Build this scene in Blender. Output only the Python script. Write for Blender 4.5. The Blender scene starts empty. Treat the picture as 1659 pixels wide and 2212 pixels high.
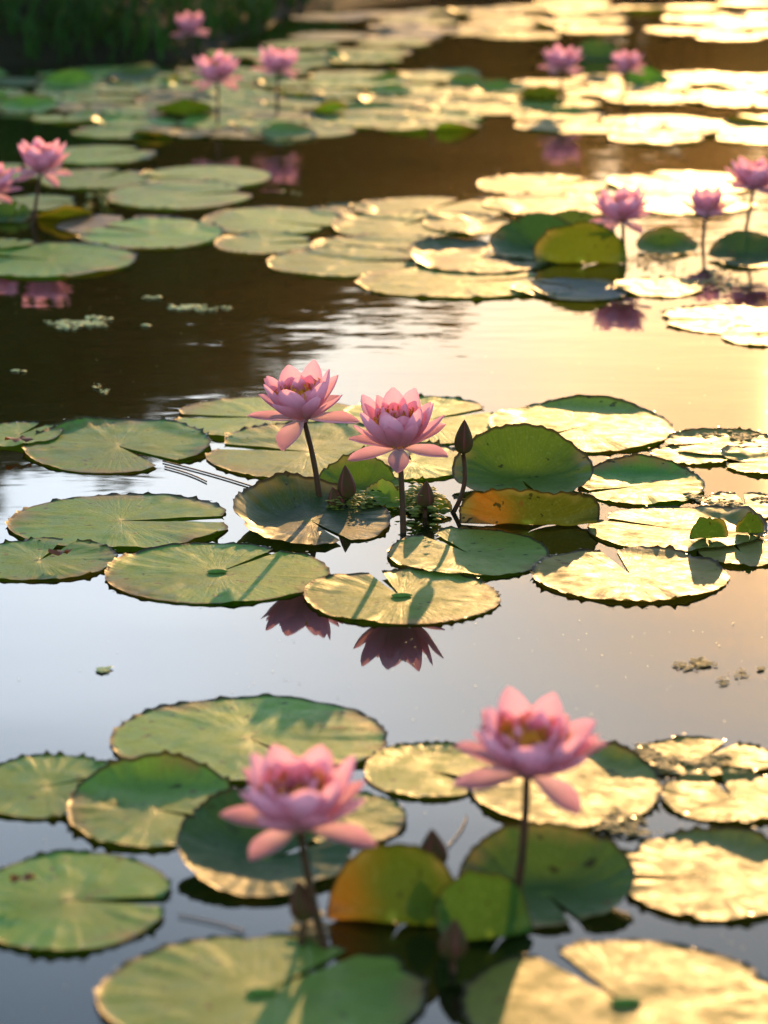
import bpy, math, random
from mathutils import Vector, Matrix, noise
R = math.radians
PI = math.pi
SC = bpy.context.scene
COL = SC.collection

# ------------------------------------------------------------------ camera
F, W, H, CAMZ = 6950.0, 1659.0, 2212.0, 0.93       # focal length in units of a 1659 x 2212 frame
PITCH = math.atan((H / 2 + 550) / F)
cam = bpy.data.cameras.new('camera')
cam.sensor_fit = 'VERTICAL'; cam.sensor_height = 36.0
cam.lens = 36.0 * F / H
cam.clip_start = 0.05; cam.clip_end = 900
cam.dof.use_dof = True
cam.dof.focus_distance = 3.95
cam.dof.aperture_fstop = 6.2
cam.dof.aperture_blades = 0
camo = bpy.data.objects.new('camera', cam); COL.objects.link(camo)
camo.location = (0, 0, CAMZ)
camo.rotation_euler = (PI / 2 - PITCH, 0, 0)
SC.camera = camo

# ------------------------------------------------------------------ sky, sun, exposure
SUN_AZ, SUN_EL = R(7.5), R(11.4)                    # right of straight ahead, above the horizon
world = bpy.data.worlds.new('World'); SC.world = world
world.use_nodes = True
wn = world.node_tree; wn.nodes.clear()
sky = wn.nodes.new('ShaderNodeTexSky'); sky.sky_type = 'NISHITA'; sky.sun_disc = False
sky.sun_elevation = SUN_EL; sky.sun_rotation = SUN_AZ
sky.air_density = 1.0; sky.dust_density = 0.35; sky.ozone_density = 2.6
bg = wn.nodes.new('ShaderNodeBackground'); bg.inputs['Strength'].default_value = 0.15
wo = wn.nodes.new('ShaderNodeOutputWorld')
# added golden dimming round the sun and pale low band, shaping the water's reflections
tcw = wn.nodes.new('ShaderNodeTexCoord')
dot = wn.nodes.new('ShaderNodeVectorMath'); dot.operation = 'DOT_PRODUCT'
nrm = wn.nodes.new('ShaderNodeVectorMath'); nrm.operation = 'NORMALIZE'
wn.links.new(tcw.outputs['Generated'], nrm.inputs[0]); wn.links.new(nrm.outputs[0], dot.inputs[0])
dot.inputs[1].default_value = (math.sin(SUN_AZ) * math.cos(SUN_EL), math.cos(SUN_AZ) * math.cos(SUN_EL), math.sin(SUN_EL))
aco = wn.nodes.new('ShaderNodeMath'); aco.operation = 'ARCCOSINE'; wn.links.new(dot.outputs['Value'], aco.inputs[0])
mr = wn.nodes.new('ShaderNodeMapRange'); mr.interpolation_type = 'SMOOTHSTEP'
wn.links.new(aco.outputs[0], mr.inputs['Value'])
for k_, v_ in (('From Min', R(1)), ('From Max', R(14)), ('To Min', 1.0), ('To Max', 0.0)): mr.inputs[k_].default_value = v_
cn = wn.nodes.new('ShaderNodeTexNoise'); cn.inputs['Scale'].default_value = 5; cn.inputs['Detail'].default_value = 4
cm = wn.nodes.new('ShaderNodeMapping'); cm.inputs['Scale'].default_value = (1, 1, 4)
wn.links.new(nrm.outputs[0], cm.inputs[0]); wn.links.new(cm.outputs[0], cn.inputs['Vector'])
def wmix(mode, f, a, b):
    m = wn.nodes.new('ShaderNodeMix'); m.data_type = 'RGBA'; m.blend_type = mode
    for i, x in ((0, f), (6, a), (7, b)):
        if isinstance(x, bpy.types.NodeSocket): wn.links.new(x, m.inputs[i])
        else: m.inputs[i].default_value = x
    return m.outputs[2]
sz = wn.nodes.new('ShaderNodeSeparateXYZ'); wn.links.new(nrm.outputs[0], sz.inputs[0])
bd = wn.nodes.new('ShaderNodeMapRange'); bd.interpolation_type = 'SMOOTHSTEP'; wn.links.new(sz.outputs[2], bd.inputs['Value'])
for k_, v_ in (('From Min', math.sin(R(16.0))), ('From Max', math.sin(R(21.5))), ('To Min', 1.0), ('To Max', .06)): bd.inputs[k_].default_value = v_
band = wmix('MIX', bd.outputs[0], (0, 0, 0, 1), (5.7, 6.0, 6.6, 1))          # pale band added low in the sky to brighten the mirrored water
bl = wn.nodes.new('ShaderNodeMapRange'); bl.interpolation_type = 'SMOOTHSTEP'; wn.links.new(sz.outputs[2], bl.inputs['Value'])
for k_, v_ in (('From Min', math.sin(R(9.5))), ('From Max', math.sin(R(15.0))), ('To Min', .15), ('To Max', 1.0)): bl.inputs[k_].default_value = v_
band = wmix('MIX', bl.outputs[0], (0, 0, 0, 1), band)
sky_lifted = wmix('ADD', 1.0, sky.outputs[0], band)
sky_mottled = wmix('MULTIPLY', 1.0, sky_lifted, wmix('MIX', cn.outputs['Fac'], (.90, .90, .90, 1), (1.1, 1.09, 1.07, 1)))
glow = wmix('MULTIPLY', 1.0, sky.outputs[0], (.62, .46, .28, 1))
wn.links.new(wmix('MIX', mr.outputs[0], sky_mottled, glow), bg.inputs[0]); wn.links.new(bg.outputs[0], wo.inputs[0])
sun = bpy.data.lights.new('sun', 'SUN'); sun.energy = 2.6; sun.angle = R(0.5); sun.color = (1.0, 0.56, 0.20)
suno = bpy.data.objects.new('sun', sun); COL.objects.link(suno)
sd = Vector((math.sin(SUN_AZ) * math.cos(SUN_EL), math.cos(SUN_AZ) * math.cos(SUN_EL), math.sin(SUN_EL)))
suno.rotation_euler = sd.to_track_quat('Z', 'Y').to_euler()
suno.location = sd * 40
SC.view_settings.view_transform = 'Standard'; SC.view_settings.look = 'None'
SC.view_settings.exposure = 1.05; SC.view_settings.gamma = 1.0
SC.render.engine = 'CYCLES'
cy = SC.cycles
cy.use_denoising = True
try: cy.denoiser = 'OPENIMAGEDENOISE'
except Exception: pass
cy.max_bounces = 8; cy.diffuse_bounces = 3; cy.glossy_bounces = 4; cy.transmission_bounces = 4
cy.volume_bounces = 0; cy.transparent_max_bounces = 8
cy.sample_clamp_indirect = 6.0; cy.sample_clamp_direct = 40.0
cy.caustics_reflective = False; cy.caustics_refractive = False

# ------------------------------------------------------------------ helpers
def ray(x, y):
    u, v = (x - W / 2) / F, -(y - H / 2) / F
    c, s = math.cos(PITCH), math.sin(PITCH)
    return Vector((u, c + v * s, -s + v * c))

def on_water(x, y, z=0.0):
    d = ray(x, y); return Vector((0, 0, CAMZ)) + d * ((z - CAMZ) / d.z)

def at_depth(x, y, Y):
    d = ray(x, y); return Vector((0, 0, CAMZ)) + d * (Y / d.y)

def tag(o, label=None, cat=None, group=None, kind=None):
    if label: o['label'] = label
    if cat: o['category'] = cat
    if group: o['group'] = group
    if kind: o['kind'] = kind
    return o

def link_mesh(name, verts, faces, mat, parent=None, smooth=True, uvs=None):
    me = bpy.data.meshes.new(name); me.from_pydata(verts, [], faces)
    if smooth: me.polygons.foreach_set('use_smooth', [True] * len(me.polygons))
    if uvs:
        ul = me.uv_layers.new(name='UVMap')
        flat = []
        for l in me.loops: flat += uvs[l.vertex_index]
        ul.data.foreach_set('uv', flat)
    me.materials.append(mat); me.update()
    o = bpy.data.objects.new(name, me); COL.objects.link(o)
    if parent: o.parent = parent
    return o

def empty(name, loc):
    o = bpy.data.objects.new(name, None); COL.objects.link(o)
    o.location = loc; o.empty_display_size = 0.02
    return o

def tube(pts, radii, n=10, cap=True):
    V, Fc = [], []
    m = len(pts)
    for i, p in enumerate(pts):
        a = pts[max(i - 1, 0)]; b = pts[min(i + 1, m - 1)]
        t = (b - a).normalized()
        x = t.cross(Vector((0, 1, 0.13))).normalized(); y = t.cross(x)
        for k in range(n):
            an = 2 * PI * k / n
            V.append(p + (x * math.cos(an) + y * math.sin(an)) * radii[i])
    for i in range(m - 1):
        for k in range(n):
            k2 = (k + 1) % n
            Fc.append((i * n + k, i * n + k2, (i + 1) * n + k2, (i + 1) * n + k))
    if cap:
        Fc.append(tuple(range(n))); Fc.append(tuple(range((m - 1) * n, m * n))[::-1])
    return V, Fc

def curve_pts(p0, p1, bow, n=10):
    out = []
    for i in range(n + 1):
        t = i / n
        out.append(p0.lerp(p1, t) + bow * math.sin(PI * t))
    return out

def smooth(a, b, x):
    t = min(1, max(0, (x - a) / (b - a))); return t * t * (3 - 2 * t)

# ------------------------------------------------------------------ materials
class NT:
    def __init__(s, name):
        s.m = bpy.data.materials.new(name); s.m.use_nodes = True
        s.t = s.m.node_tree; s.t.nodes.clear()
        s.out = s.n('ShaderNodeOutputMaterial')
    def n(s, k, **p):
        o = s.t.nodes.new(k)
        for a, b in p.items(): setattr(o, a, b)
        return o
    def l(s, a, b): s.t.links.new(a, b)
    def setv(s, inp, v):
        if hasattr(v, 'is_linked') or isinstance(v, bpy.types.NodeSocket): s.l(v, inp)
        else: inp.default_value = v
    def noise(s, vec, scale, detail=3, rough=.55, dist=0):
        o = s.n('ShaderNodeTexNoise'); s.l(vec, o.inputs['Vector'])
        o.inputs['Scale'].default_value = scale; o.inputs['Detail'].default_value = detail
        o.inputs['Roughness'].default_value = rough; o.inputs['Distortion'].default_value = dist
        return o.outputs['Fac']
    def ramp(s, v, a, b, lo=0., hi=1.):
        o = s.n('ShaderNodeMapRange', interpolation_type='SMOOTHSTEP'); s.l(v, o.inputs['Value'])
        for i, x in zip(('From Min', 'From Max', 'To Min', 'To Max'), (a, b, lo, hi)): o.inputs[i].default_value = x
        return o.outputs[0]
    def math(s, op, a, b=None, c=None):
        o = s.n('ShaderNodeMath', operation=op)
        for i, x in enumerate((a, b, c)):
            if x is not None: s.setv(o.inputs[i], x)
        return o.outputs[0]
    def mix(s, f, a, b, mode='MIX'):
        o = s.n('ShaderNodeMix', data_type='RGBA', blend_type=mode)
        s.setv(o.inputs[0], f)
        for i, x in ((6, a), (7, b)):
            s.setv(o.inputs[i], x if isinstance(x, bpy.types.NodeSocket) else (*x, 1))
        return o.outputs[2]
    def bsdf(s, col, rough, ior=1.45, spec=.5, **kw):
        o = s.n('ShaderNodeBsdfPrincipled')
        s.setv(o.inputs['Base Color'], col if isinstance(col, bpy.types.NodeSocket) else (*col, 1))
        s.setv(o.inputs['Roughness'], rough); o.inputs['IOR'].default_value = ior
        o.inputs['Specular IOR Level'].default_value = spec
        for k, v in kw.items(): s.setv(o.inputs[k], v)
        return o
    def bump(s, h, strength, dist):
        o = s.n('ShaderNodeBump'); s.l(h, o.inputs['Height'])
        o.inputs['Strength'].default_value = strength; o.inputs['Distance'].default_value = dist
        return o.outputs[0]
    def sheet(s, pb, tcol, f):
        t = s.n('ShaderNodeBsdfTranslucent'); s.setv(t.inputs['Color'], tcol if isinstance(tcol, bpy.types.NodeSocket) else (*tcol, 1))
        m = s.n('ShaderNodeMixShader'); s.setv(m.inputs[0], f)
        s.l(pb.outputs[0], m.inputs[1]); s.l(t.outputs[0], m.inputs[2])
        s.l(m.outputs[0], s.out.inputs[0]); return t
    def done(s, pb): s.l(pb.outputs[0], s.out.inputs[0]); return s.m

def leaf_material(name='lily_leaf', trans=.26, turning=False):
    g = NT(name)
    tc = g.n('ShaderNodeTexCoord'); ob = tc.outputs['Object']
    oi = g.n('ShaderNodeObjectInfo')
    uv = g.n('ShaderNodeSeparateXYZ'); g.l(tc.outputs['UV'], uv.inputs[0])
    ang, rad = uv.outputs[0], uv.outputs[1]
    off = g.n('ShaderNodeVectorMath', operation='SCALE'); off.inputs[0].default_value = (7.3, 3.1, 5.7)
    g.l(oi.outputs['Random'], off.inputs['Scale'])
    ov = g.n('ShaderNodeVectorMath', operation='ADD'); g.l(ob, ov.inputs[0]); g.l(off.outputs[0], ov.inputs[1])
    v = ov.outputs[0]
    n1 = g.noise(v, 9, 4); n2 = g.noise(v, 46, 5, .65); n3 = g.noise(v, 230, 3)
    tint = oi.outputs['Color']
    if turning:                                   # one side has gone orange, as the leaf ages
        so = g.n('ShaderNodeSeparateXYZ'); g.l(ob, so.inputs[0])
        tint = g.mix(g.ramp(g.math('MULTIPLY_ADD', n1, .05, so.outputs[0]), -.035, .03, 1, 0), tint, (.36, .13, .018))
    pol = g.n('ShaderNodeCombineXYZ')             # fine streaks that follow the ribs
    g.l(g.math('MULTIPLY', ang, 70), pol.inputs[0]); g.l(g.math('MULTIPLY', rad, 5), pol.inputs[1]); g.l(oi.outputs['Random'], pol.inputs[2])
    streak = g.noise(pol.outputs[0], 1.6, 4, .6, .5)
    col = g.mix(g.ramp(n1, .42, .70, 0, .7), tint, g.mix(.55, tint, (.045, .10, .02)))
    dark = g.mix(.55, tint, (.022, .06, .014))
    col = g.mix(g.ramp(n2, .58, .76, 0, .6), col, dark)
    col = g.mix(g.ramp(streak, .46, .72, 0, .5), col, dark)
    col = g.mix(g.ramp(n3, .52, .75, 0, .3), col, g.mix(.5, tint, (.26, .34, .16)))
    # radial veins
    wob = g.math('MULTIPLY_ADD', n2, .012, ang)
    def vein(cnt, w):
        p = g.math('PINGPONG', g.math('MULTIPLY', wob, cnt), .5)
        return g.ramp(p, 0.0, w, 1, 0)
    v1 = vein(22, .10); v2 = g.math('MULTIPLY', vein(44, .16), g.ramp(rad, .35, .6))
    v3 = g.math('MULTIPLY', vein(88, .2), g.ramp(rad, .65, .85, 0, .7))
    veins = g.math('MAXIMUM', v1, g.math('MAXIMUM', v2, v3))
    fade = g.ramp(rad, .02, .12); veins = g.math('MULTIPLY', veins, fade)
    col = g.mix(g.math('MULTIPLY', veins, .10), col, (.15, .26, .07))
    col = g.mix(g.ramp(rad, .02, .13, .8, 0), col, (.13, .22, .04))
    # worn, yellowing margin and brown blemishes
    col = g.mix(g.math('MULTIPLY', g.ramp(rad, .72, .97), g.ramp(n1, .48, .62)), col, (.23, .18, .055))
    n4 = g.noise(v, 26, 4, .6, .6)
    col = g.mix(g.ramp(n4, .67, .72, 0, .85), col, (.13, .06, .02))
    n5 = g.noise(v, 75, 2, .5)
    col = g.mix(g.ramp(n5, .675, .72, 0, .9), col, (.02, .024, .010))
    col = g.mix(g.ramp(rad, .955, .985, 0, .92), col, (.03, .02, .012))
    h = g.math('ADD', g.math('MULTIPLY', n2, .45), g.math('MULTIPLY', veins, -.07))
    h = g.math('ADD', h, g.math('MULTIPLY', streak, .35))
    h = g.math('ADD', h, g.math('MULTIPLY', n3, .16))
    nb = g.bump(h, .42, .0026)
    ro = g.ramp(n2, .3, .75, .36, .60)
    pb = g.bsdf(col, ro, 1.4, .14, Normal=nb)
    tcol = g.mix(.12, g.mix(1, col, (2.4, 2.2, .3), 'MULTIPLY'), (.24, .30, .008))
    t = g.sheet(pb, tcol, trans); g.l(nb, t.inputs['Normal'])
    return g.m

def petal_material():
    g = NT('petal_pink')
    tc = g.n('ShaderNodeTexCoord'); uv = g.n('ShaderNodeSeparateXYZ'); g.l(tc.outputs['UV'], uv.inputs[0])
    oi = g.n('ShaderNodeObjectInfo')
    a, u = uv.outputs[0], uv.outputs[1]
    nz = g.noise(tc.outputs['Object'], 60, 3)
    col = g.mix(g.ramp(u, .0, .85), (.96, .69, .72), (.95, .36, .45))
    col = g.mix(g.ramp(oi.outputs['Random'], 0, 1, 0, .35), col, (.94, .47, .52))
    st = g.n('ShaderNodeTexNoise'); cmb = g.n('ShaderNodeCombineXYZ')
    g.l(g.math('MULTIPLY', a, 54), cmb.inputs[0]); g.l(g.math('MULTIPLY', u, 1.5), cmb.inputs[1])
    g.l(cmb.outputs[0], st.inputs['Vector']); st.inputs['Scale'].default_value = 1; st.inputs['Detail'].default_value = 2
    col = g.mix(g.ramp(st.outputs['Fac'], .42, .66, 0, .7), col, (.88, .36, .48))
    col = g.mix(g.ramp(nz, .6, .8, 0, .3), col, (.86, .45, .5))
    nb = g.bump(st.outputs['Fac'], .25, .0012)
    pb = g.bsdf(col, .5, 1.4, .35, Normal=nb)
    g.sheet(pb, g.mix(.4, col, (1.0, .64, .69)), .66)
    return g.m

def simple(name, col, rough, col2=None, scale=60, spec=.5, bump=0.0, bscale=None, trans=None, tcol=None):
    g = NT(name)
    tc = g.n('ShaderNodeTexCoord'); nz = g.noise(tc.outputs['Object'], scale, 4, .6)
    c = g.mix(g.ramp(nz, .35, .68), col, col2 or tuple(x * .6 for x in col))
    kw = {}
    if bump: kw['Normal'] = g.bump(g.noise(tc.outputs['Object'], bscale or scale * 2, 3), bump, .002)
    pb = g.bsdf(c, rough, 1.45, spec, **kw)
    if trans: g.sheet(pb, tcol, trans); return g.m
    return g.done(pb)

def water_material():
    g = NT('pond_water')
    tc = g.n('ShaderNodeTexCoord'); ob = tc.outputs['Object']
    sep = g.n('ShaderNodeSeparateXYZ'); g.l(ob, sep.inputs[0])
    mp = g.n('ShaderNodeMapping'); mp.inputs['Scale'].default_value = (.55, 1, 1); g.l(ob, mp.inputs[0])
    a = g.noise(mp.outputs[0], 2.2, 2, .45); b = g.noise(mp.outputs[0], 14, 2, .5, .3); c = g.noise(mp.outputs[0], 42, 2, .5)
    patch = g.ramp(g.noise(ob, .9, 2), .40, .62)
    far = g.ramp(sep.outputs[1], 3.7, 5.2, .10, 1)
    amp = g.math('MULTIPLY', far, g.math('MULTIPLY_ADD', patch, .75, .25))
    h = g.math('MULTIPLY', a, .0018)
    h = g.math('ADD', h, g.math('MULTIPLY', g.math('MULTIPLY', b, .0009), amp))
    h = g.math('ADD', h, g.math('MULTIPLY', g.math('MULTIPLY', c, .00010), amp))
    bp = g.n('ShaderNodeBump'); g.l(h, bp.inputs['Height']); bp.inputs['Strength'].default_value = 1; bp.inputs['Distance'].default_value = 1
    col = g.mix(g.ramp(g.noise(ob, 1.3, 3), .4, .65), (.004, .010, .002), (.007, .011, .003))
    pb = g.bsdf(col, .025, 1.333, .5, Normal=bp.outputs[0])
    return g.done(pb)

M_LEAF = leaf_material()
M_TURN = leaf_material('turning_leaf', .16, True)
M_PETAL = petal_material()
M_STEM = simple('stem_brown', (.085, .034, .015), .5, (.05, .034, .012), 120, .3, .3)
def bud_material():
    g = NT('bud_sepal')
    tc = g.n('ShaderNodeTexCoord'); uv = g.n('ShaderNodeSeparateXYZ'); g.l(tc.outputs['UV'], uv.inputs[0])
    nz = g.noise(tc.outputs['Object'], 70, 4, .6)
    c = g.mix(g.ramp(nz, .35, .68), (.085, .034, .014), (.05, .042, .010))
    e = g.math('ABSOLUTE', g.math('SUBTRACT', uv.outputs[0], .5))
    c = g.mix(g.ramp(e, .34, .5, 0, .8), c, (.20, .05, .05))
    c = g.mix(g.ramp(uv.outputs[1], 0, .35, .6, 0), c, (.10, .11, .03))
    pb = g.bsdf(c, .6, 1.4, .15, Normal=g.bump(nz, .35, .002)); return g.done(pb)
M_BUD = bud_material()
M_STAMEN = simple('stamen_gold', (.92, .50, .06), .6, (.85, .36, .04), 200, .3, trans=.4, tcol=(.95, .55, .08))
M_KNOB = simple('leaf_knob', (.10, .22, .03), .65, (.07, .16, .02), 150, .2)
M_WEED = simple('duckweed', (.42, .48, .16), .55, (.30, .38, .10), 40)
M_SCUM = simple('pond_scum', (.30, .21, .06), .6, (.16, .13, .04), 60, .25)
M_MOSS = simple('moss', (.22, .28, .035), .6, (.10, .16, .02), 80, trans=.35, tcol=(.40, .48, .04))
M_DEADLEAF = simple('dead_leaf', (.22, .06, .02), .5, (.12, .04, .015), 80, trans=.25, tcol=(.4, .12, .02))
M_GLINT = simple('glint_flakes', (.05, .06, .02), .22, (.04, .04, .015), 200, .6)
M_WATER = water_material()
M_GROUND = simple('bank_soil', (.018, .022, .010), .9, (.01, .014, .007), 2.5, .1)
M_GRASS = simple('grass_blade', (.02, .085, .013), .7, (.010, .045, .009), 3, .1, trans=.15, tcol=(.03, .13, .012))
M_BARK = simple('bark', (.05, .035, .025), .9, (.03, .022, .016), 12, .2, .6)
M_CROWN = simple('tree_leaf', (.02, .06, .008), .65, (.012, .04, .005), 1.2, .12, trans=.2, tcol=(.06, .16, .008))

# ------------------------------------------------------------------ the setting
def land(x, y):
    n = noise.noise(Vector((x * .35, y * .35, 1.7))) * 1.4 + noise.noise(Vector((x * 1.6, y * 1.6, 4.2))) * .22
    s = math.sqrt(x * x * .8 + (y - 7.5) ** 2) - 13.5 + n
    m = noise.noise(Vector((x * 1.1, y * 1.1, 9.3))) * .22
    pen = min(-.66 - x + (y - 9.7) * .24, y - 9.75 - .12 * x * 0, 15.5 - y) + m
    return max(s, pen)

def ground_z(x, y):
    s = land(x, y)
    if s > 0: z = .32 * math.tanh(s * 1.1) + .012 * min(s, 40)
    else: z = -.6 * math.tanh(-s * 1.3)
    z += 2.6 * smooth(30, 46, math.hypot(x, y - 4))
    return z + noise.noise(Vector((x * .8, y * .8, 0))) * .05 * smooth(-.2, 1, s)

def axis(lo, hi, fl, fh, coarse, fine):
    out = []; x = lo
    while x < hi:
        out.append(x)
        d = max(fl - x, x - fh, 0)
        x += fine + min(coarse, d * .22) if d > 0 else fine
        if d > 0 and x > fl and out[-1] < fl: x = fl
    out.append(hi); return out
gx = axis(-320, 320, -5, 3, 40, .16); gy = axis(-320, 420, 8.5, 16.5, 40, .16)
V = [(x, y, ground_z(x, y)) for y in gy for x in gx]
nx = len(gx)
Fc = [(j * nx + i, j * nx + i + 1, (j + 1) * nx + i + 1, (j + 1) * nx + i) for j in range(len(gy) - 1) for i in range(nx - 1)]
tag(link_mesh('ground', V, Fc, M_GROUND), kind='structure')
tag(link_mesh('water', [(-30, -22, 0), (30, -22, 0), (30, 36, 0), (-30, 36, 0)], [(0, 1, 2, 3)], M_WATER, smooth=False), kind='structure')

# grass on the near bank, one mass
rg = random.Random(5)
V, Fc = [], []
cnt = 0
while cnt < 15000:
    x, y = rg.uniform(-3.2, -.2), rg.uniform(9.3, 14.5)
    s = land(x, y)
    if s < .02: continue
    if noise.noise(Vector((x * 2.2, y * 2.2, 3))) + rg.uniform(-.35, .5) < 0: continue
    z = ground_z(x, y) - .01; hh = rg.uniform(.05, .20) * (1 + .6 * noise.noise(Vector((x * 1.3, y * 1.3, 8))))
    a = rg.uniform(0, 2 * PI); lean = Vector((math.cos(a), math.sin(a), 0)) * hh * rg.uniform(.3, 1.5)
    sd_ = Vector((-math.sin(a), math.cos(a), 0)) * rg.uniform(.003, .008)
    p = Vector((x, y, z)); k = len(V)
    mid = p + lean * .35 + Vector((0, 0, hh * .65)); tip = p + lean + Vector((0, 0, hh * .9))
    V += [p - sd_, p + sd_, mid + sd_ * .8, mid - sd_ * .8, tip]
    Fc += [(k, k + 1, k + 2, k + 3), (k + 3, k + 2, k + 4)]
    cnt += 1
tag(link_mesh('grass', V, Fc, M_GRASS, smooth=False), 'dark green grass and weeds covering the shaded bank behind the pond', 'grass', kind='stuff')

# ------------------------------------------------------------------ trees round the far bank
def tree(x, y, h, wdt, label, seed, n=2600, leaf=.09, name='bank_tree'):
    rt = random.Random(seed)
    z0 = ground_z(x, y) - .05
    root = tag(empty(name, (x, y, z0)), label, 'tree', 'trees along the far bank')
    pts = [Vector((0, 0, 0))]
    for i in range(1, 7): pts.append(Vector((rt.uniform(-.05, .05) * i, rt.uniform(-.05, .05) * i, h * .8 * i / 6)))
    V, Fc = tube(pts, [h * .03 * (1.15 - .15 * i) for i in range(7)], 8)
    for k in range(7):
        b = pts[rt.randint(1, 5)]; a = rt.uniform(0, 2 * PI)
        e = b + Vector((math.cos(a) * wdt * .38, math.sin(a) * wdt * .38, h * rt.uniform(.08, .25)))
        v2, f2 = tube(curve_pts(b, e, Vector((0, 0, -.05 * h)), 4), [h * .013 * (1 - .18 * i) for i in range(5)], 6)
        o = len(V); V += v2; Fc += [tuple(i + o for i in f) for f in f2]
    link_mesh('trunk', V, Fc, M_BARK, root)
    blobs = []
    for k in range(34):
        t = (k + rt.random()) / 34; a = rt.uniform(0, 2 * PI); rr = wdt * .45 * math.sqrt(rt.random()) * (1 - .6 * max(0, t - .4) / .6)
        blobs.append((Vector((rr * math.cos(a), rr * math.sin(a), h * (.04 + .86 * t))), wdt * rt.uniform(.14, .26) * (1 - .35 * t)))
    V, Fc = [], []
    for i in range(n):
        c, r_ = blobs[rt.randrange(len(blobs))]
        d = Vector((rt.gauss(0, 1), rt.gauss(0, 1), rt.gauss(0, 1))).normalized()
        p = c + d * r_ * (rt.random() ** .4) * 1.05
        a = Vector((rt.gauss(0, 1), rt.gauss(0, 1), rt.gauss(0, .6))).normalized(); b = a.orthogonal().normalized()
        s = leaf * rt.uniform(.6, 1.4); k = len(V)
        V += [p - a * s, p + b * s * .45, p + a * s, p - b * s * .45]; Fc.append((k, k + 1, k + 2, k + 3))
    link_mesh('crown', V, Fc, M_CROWN, root, smooth=False)

TREES = [(-13.5, 46, 9.6, 6.5, 'broad dark tree farthest left on the far bank'),
         (-9.0, 45, 9.8, 5.2, 'tall dark tree between the broadest one and the pointed one'),
         (-6.3, 46, 9.5, 5.0, 'pointed dark tree on the far bank whose mirror image darkens the left water'),
         (-4.2, 45, 8.8, 4.2, 'dense green tree on the far bank left of the lighter ones'),
         (-2.6, 46, 8.2, 3.4, 'yellow-green tree on the far bank mirrored left of the flowers'),
         (-1.35, 47, 7.3, 2.4, 'green tree on the far bank between the yellow-green and the rounded one'),
         (-.3, 47, 6.9, 2.4, 'rounded green tree sloping down to the low bushes'),
         (.9, 48, 7.0, 1.5, 'slim small tree standing above the low bushes'),
         (2.2, 46, 5.1, 3.0, 'low bush on the far bank right of the slim tree'),
         (4.3, 47, 5.0, 3.0, 'low spreading bush on the far bank left of the sun'),
         (6.4, 46, 4.8, 3.2, 'low bush on the far bank under the sun'),
         (8.8, 47, 5.1, 3.4, 'rounded bush on the far bank just right of the sun'),
         (12.5, 46, 6.0, 5.0, 'big rounded bush farthest right on the far bank')]
for i, (x, y, h, w_, lab) in enumerate(TREES): tree(x, y, h + .8 - ground_z(x, y), w_ * 1.15, lab, 40 + i, n=int(2300 * w_), leaf=.18)

# ------------------------------------------------------------------ lily pads
placed = []          # (x, y, rx, ry, z) of each pad so that overlapping pads stack
def base_z(p, x, y):
    z = .0018
    for q in p[4]:
        d = math.hypot((x - q[0]) / q[2], (y - q[1]) / q[3])
        if d < 1.22: z = max(z, .0018 + (base_z(q, x, y) + .0032 - .0018) * (1 - smooth(.98, 1.22, d)))
    return z
PAD_N = [0]
FRESH = (.10, .165, .014)
GREEN, PALE, OLIVE, DEEP, SUN_GOLD, YELL, RUST = ((.095, .27, .028), (.155, .335, .058), (.155, .275, .038), (.035, .09, .022),
                                              (.20, .20, .04), (.07, .11, .010), (.085, .10, .011))  # low sun's gold put into the tint of the sunward pads

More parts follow.
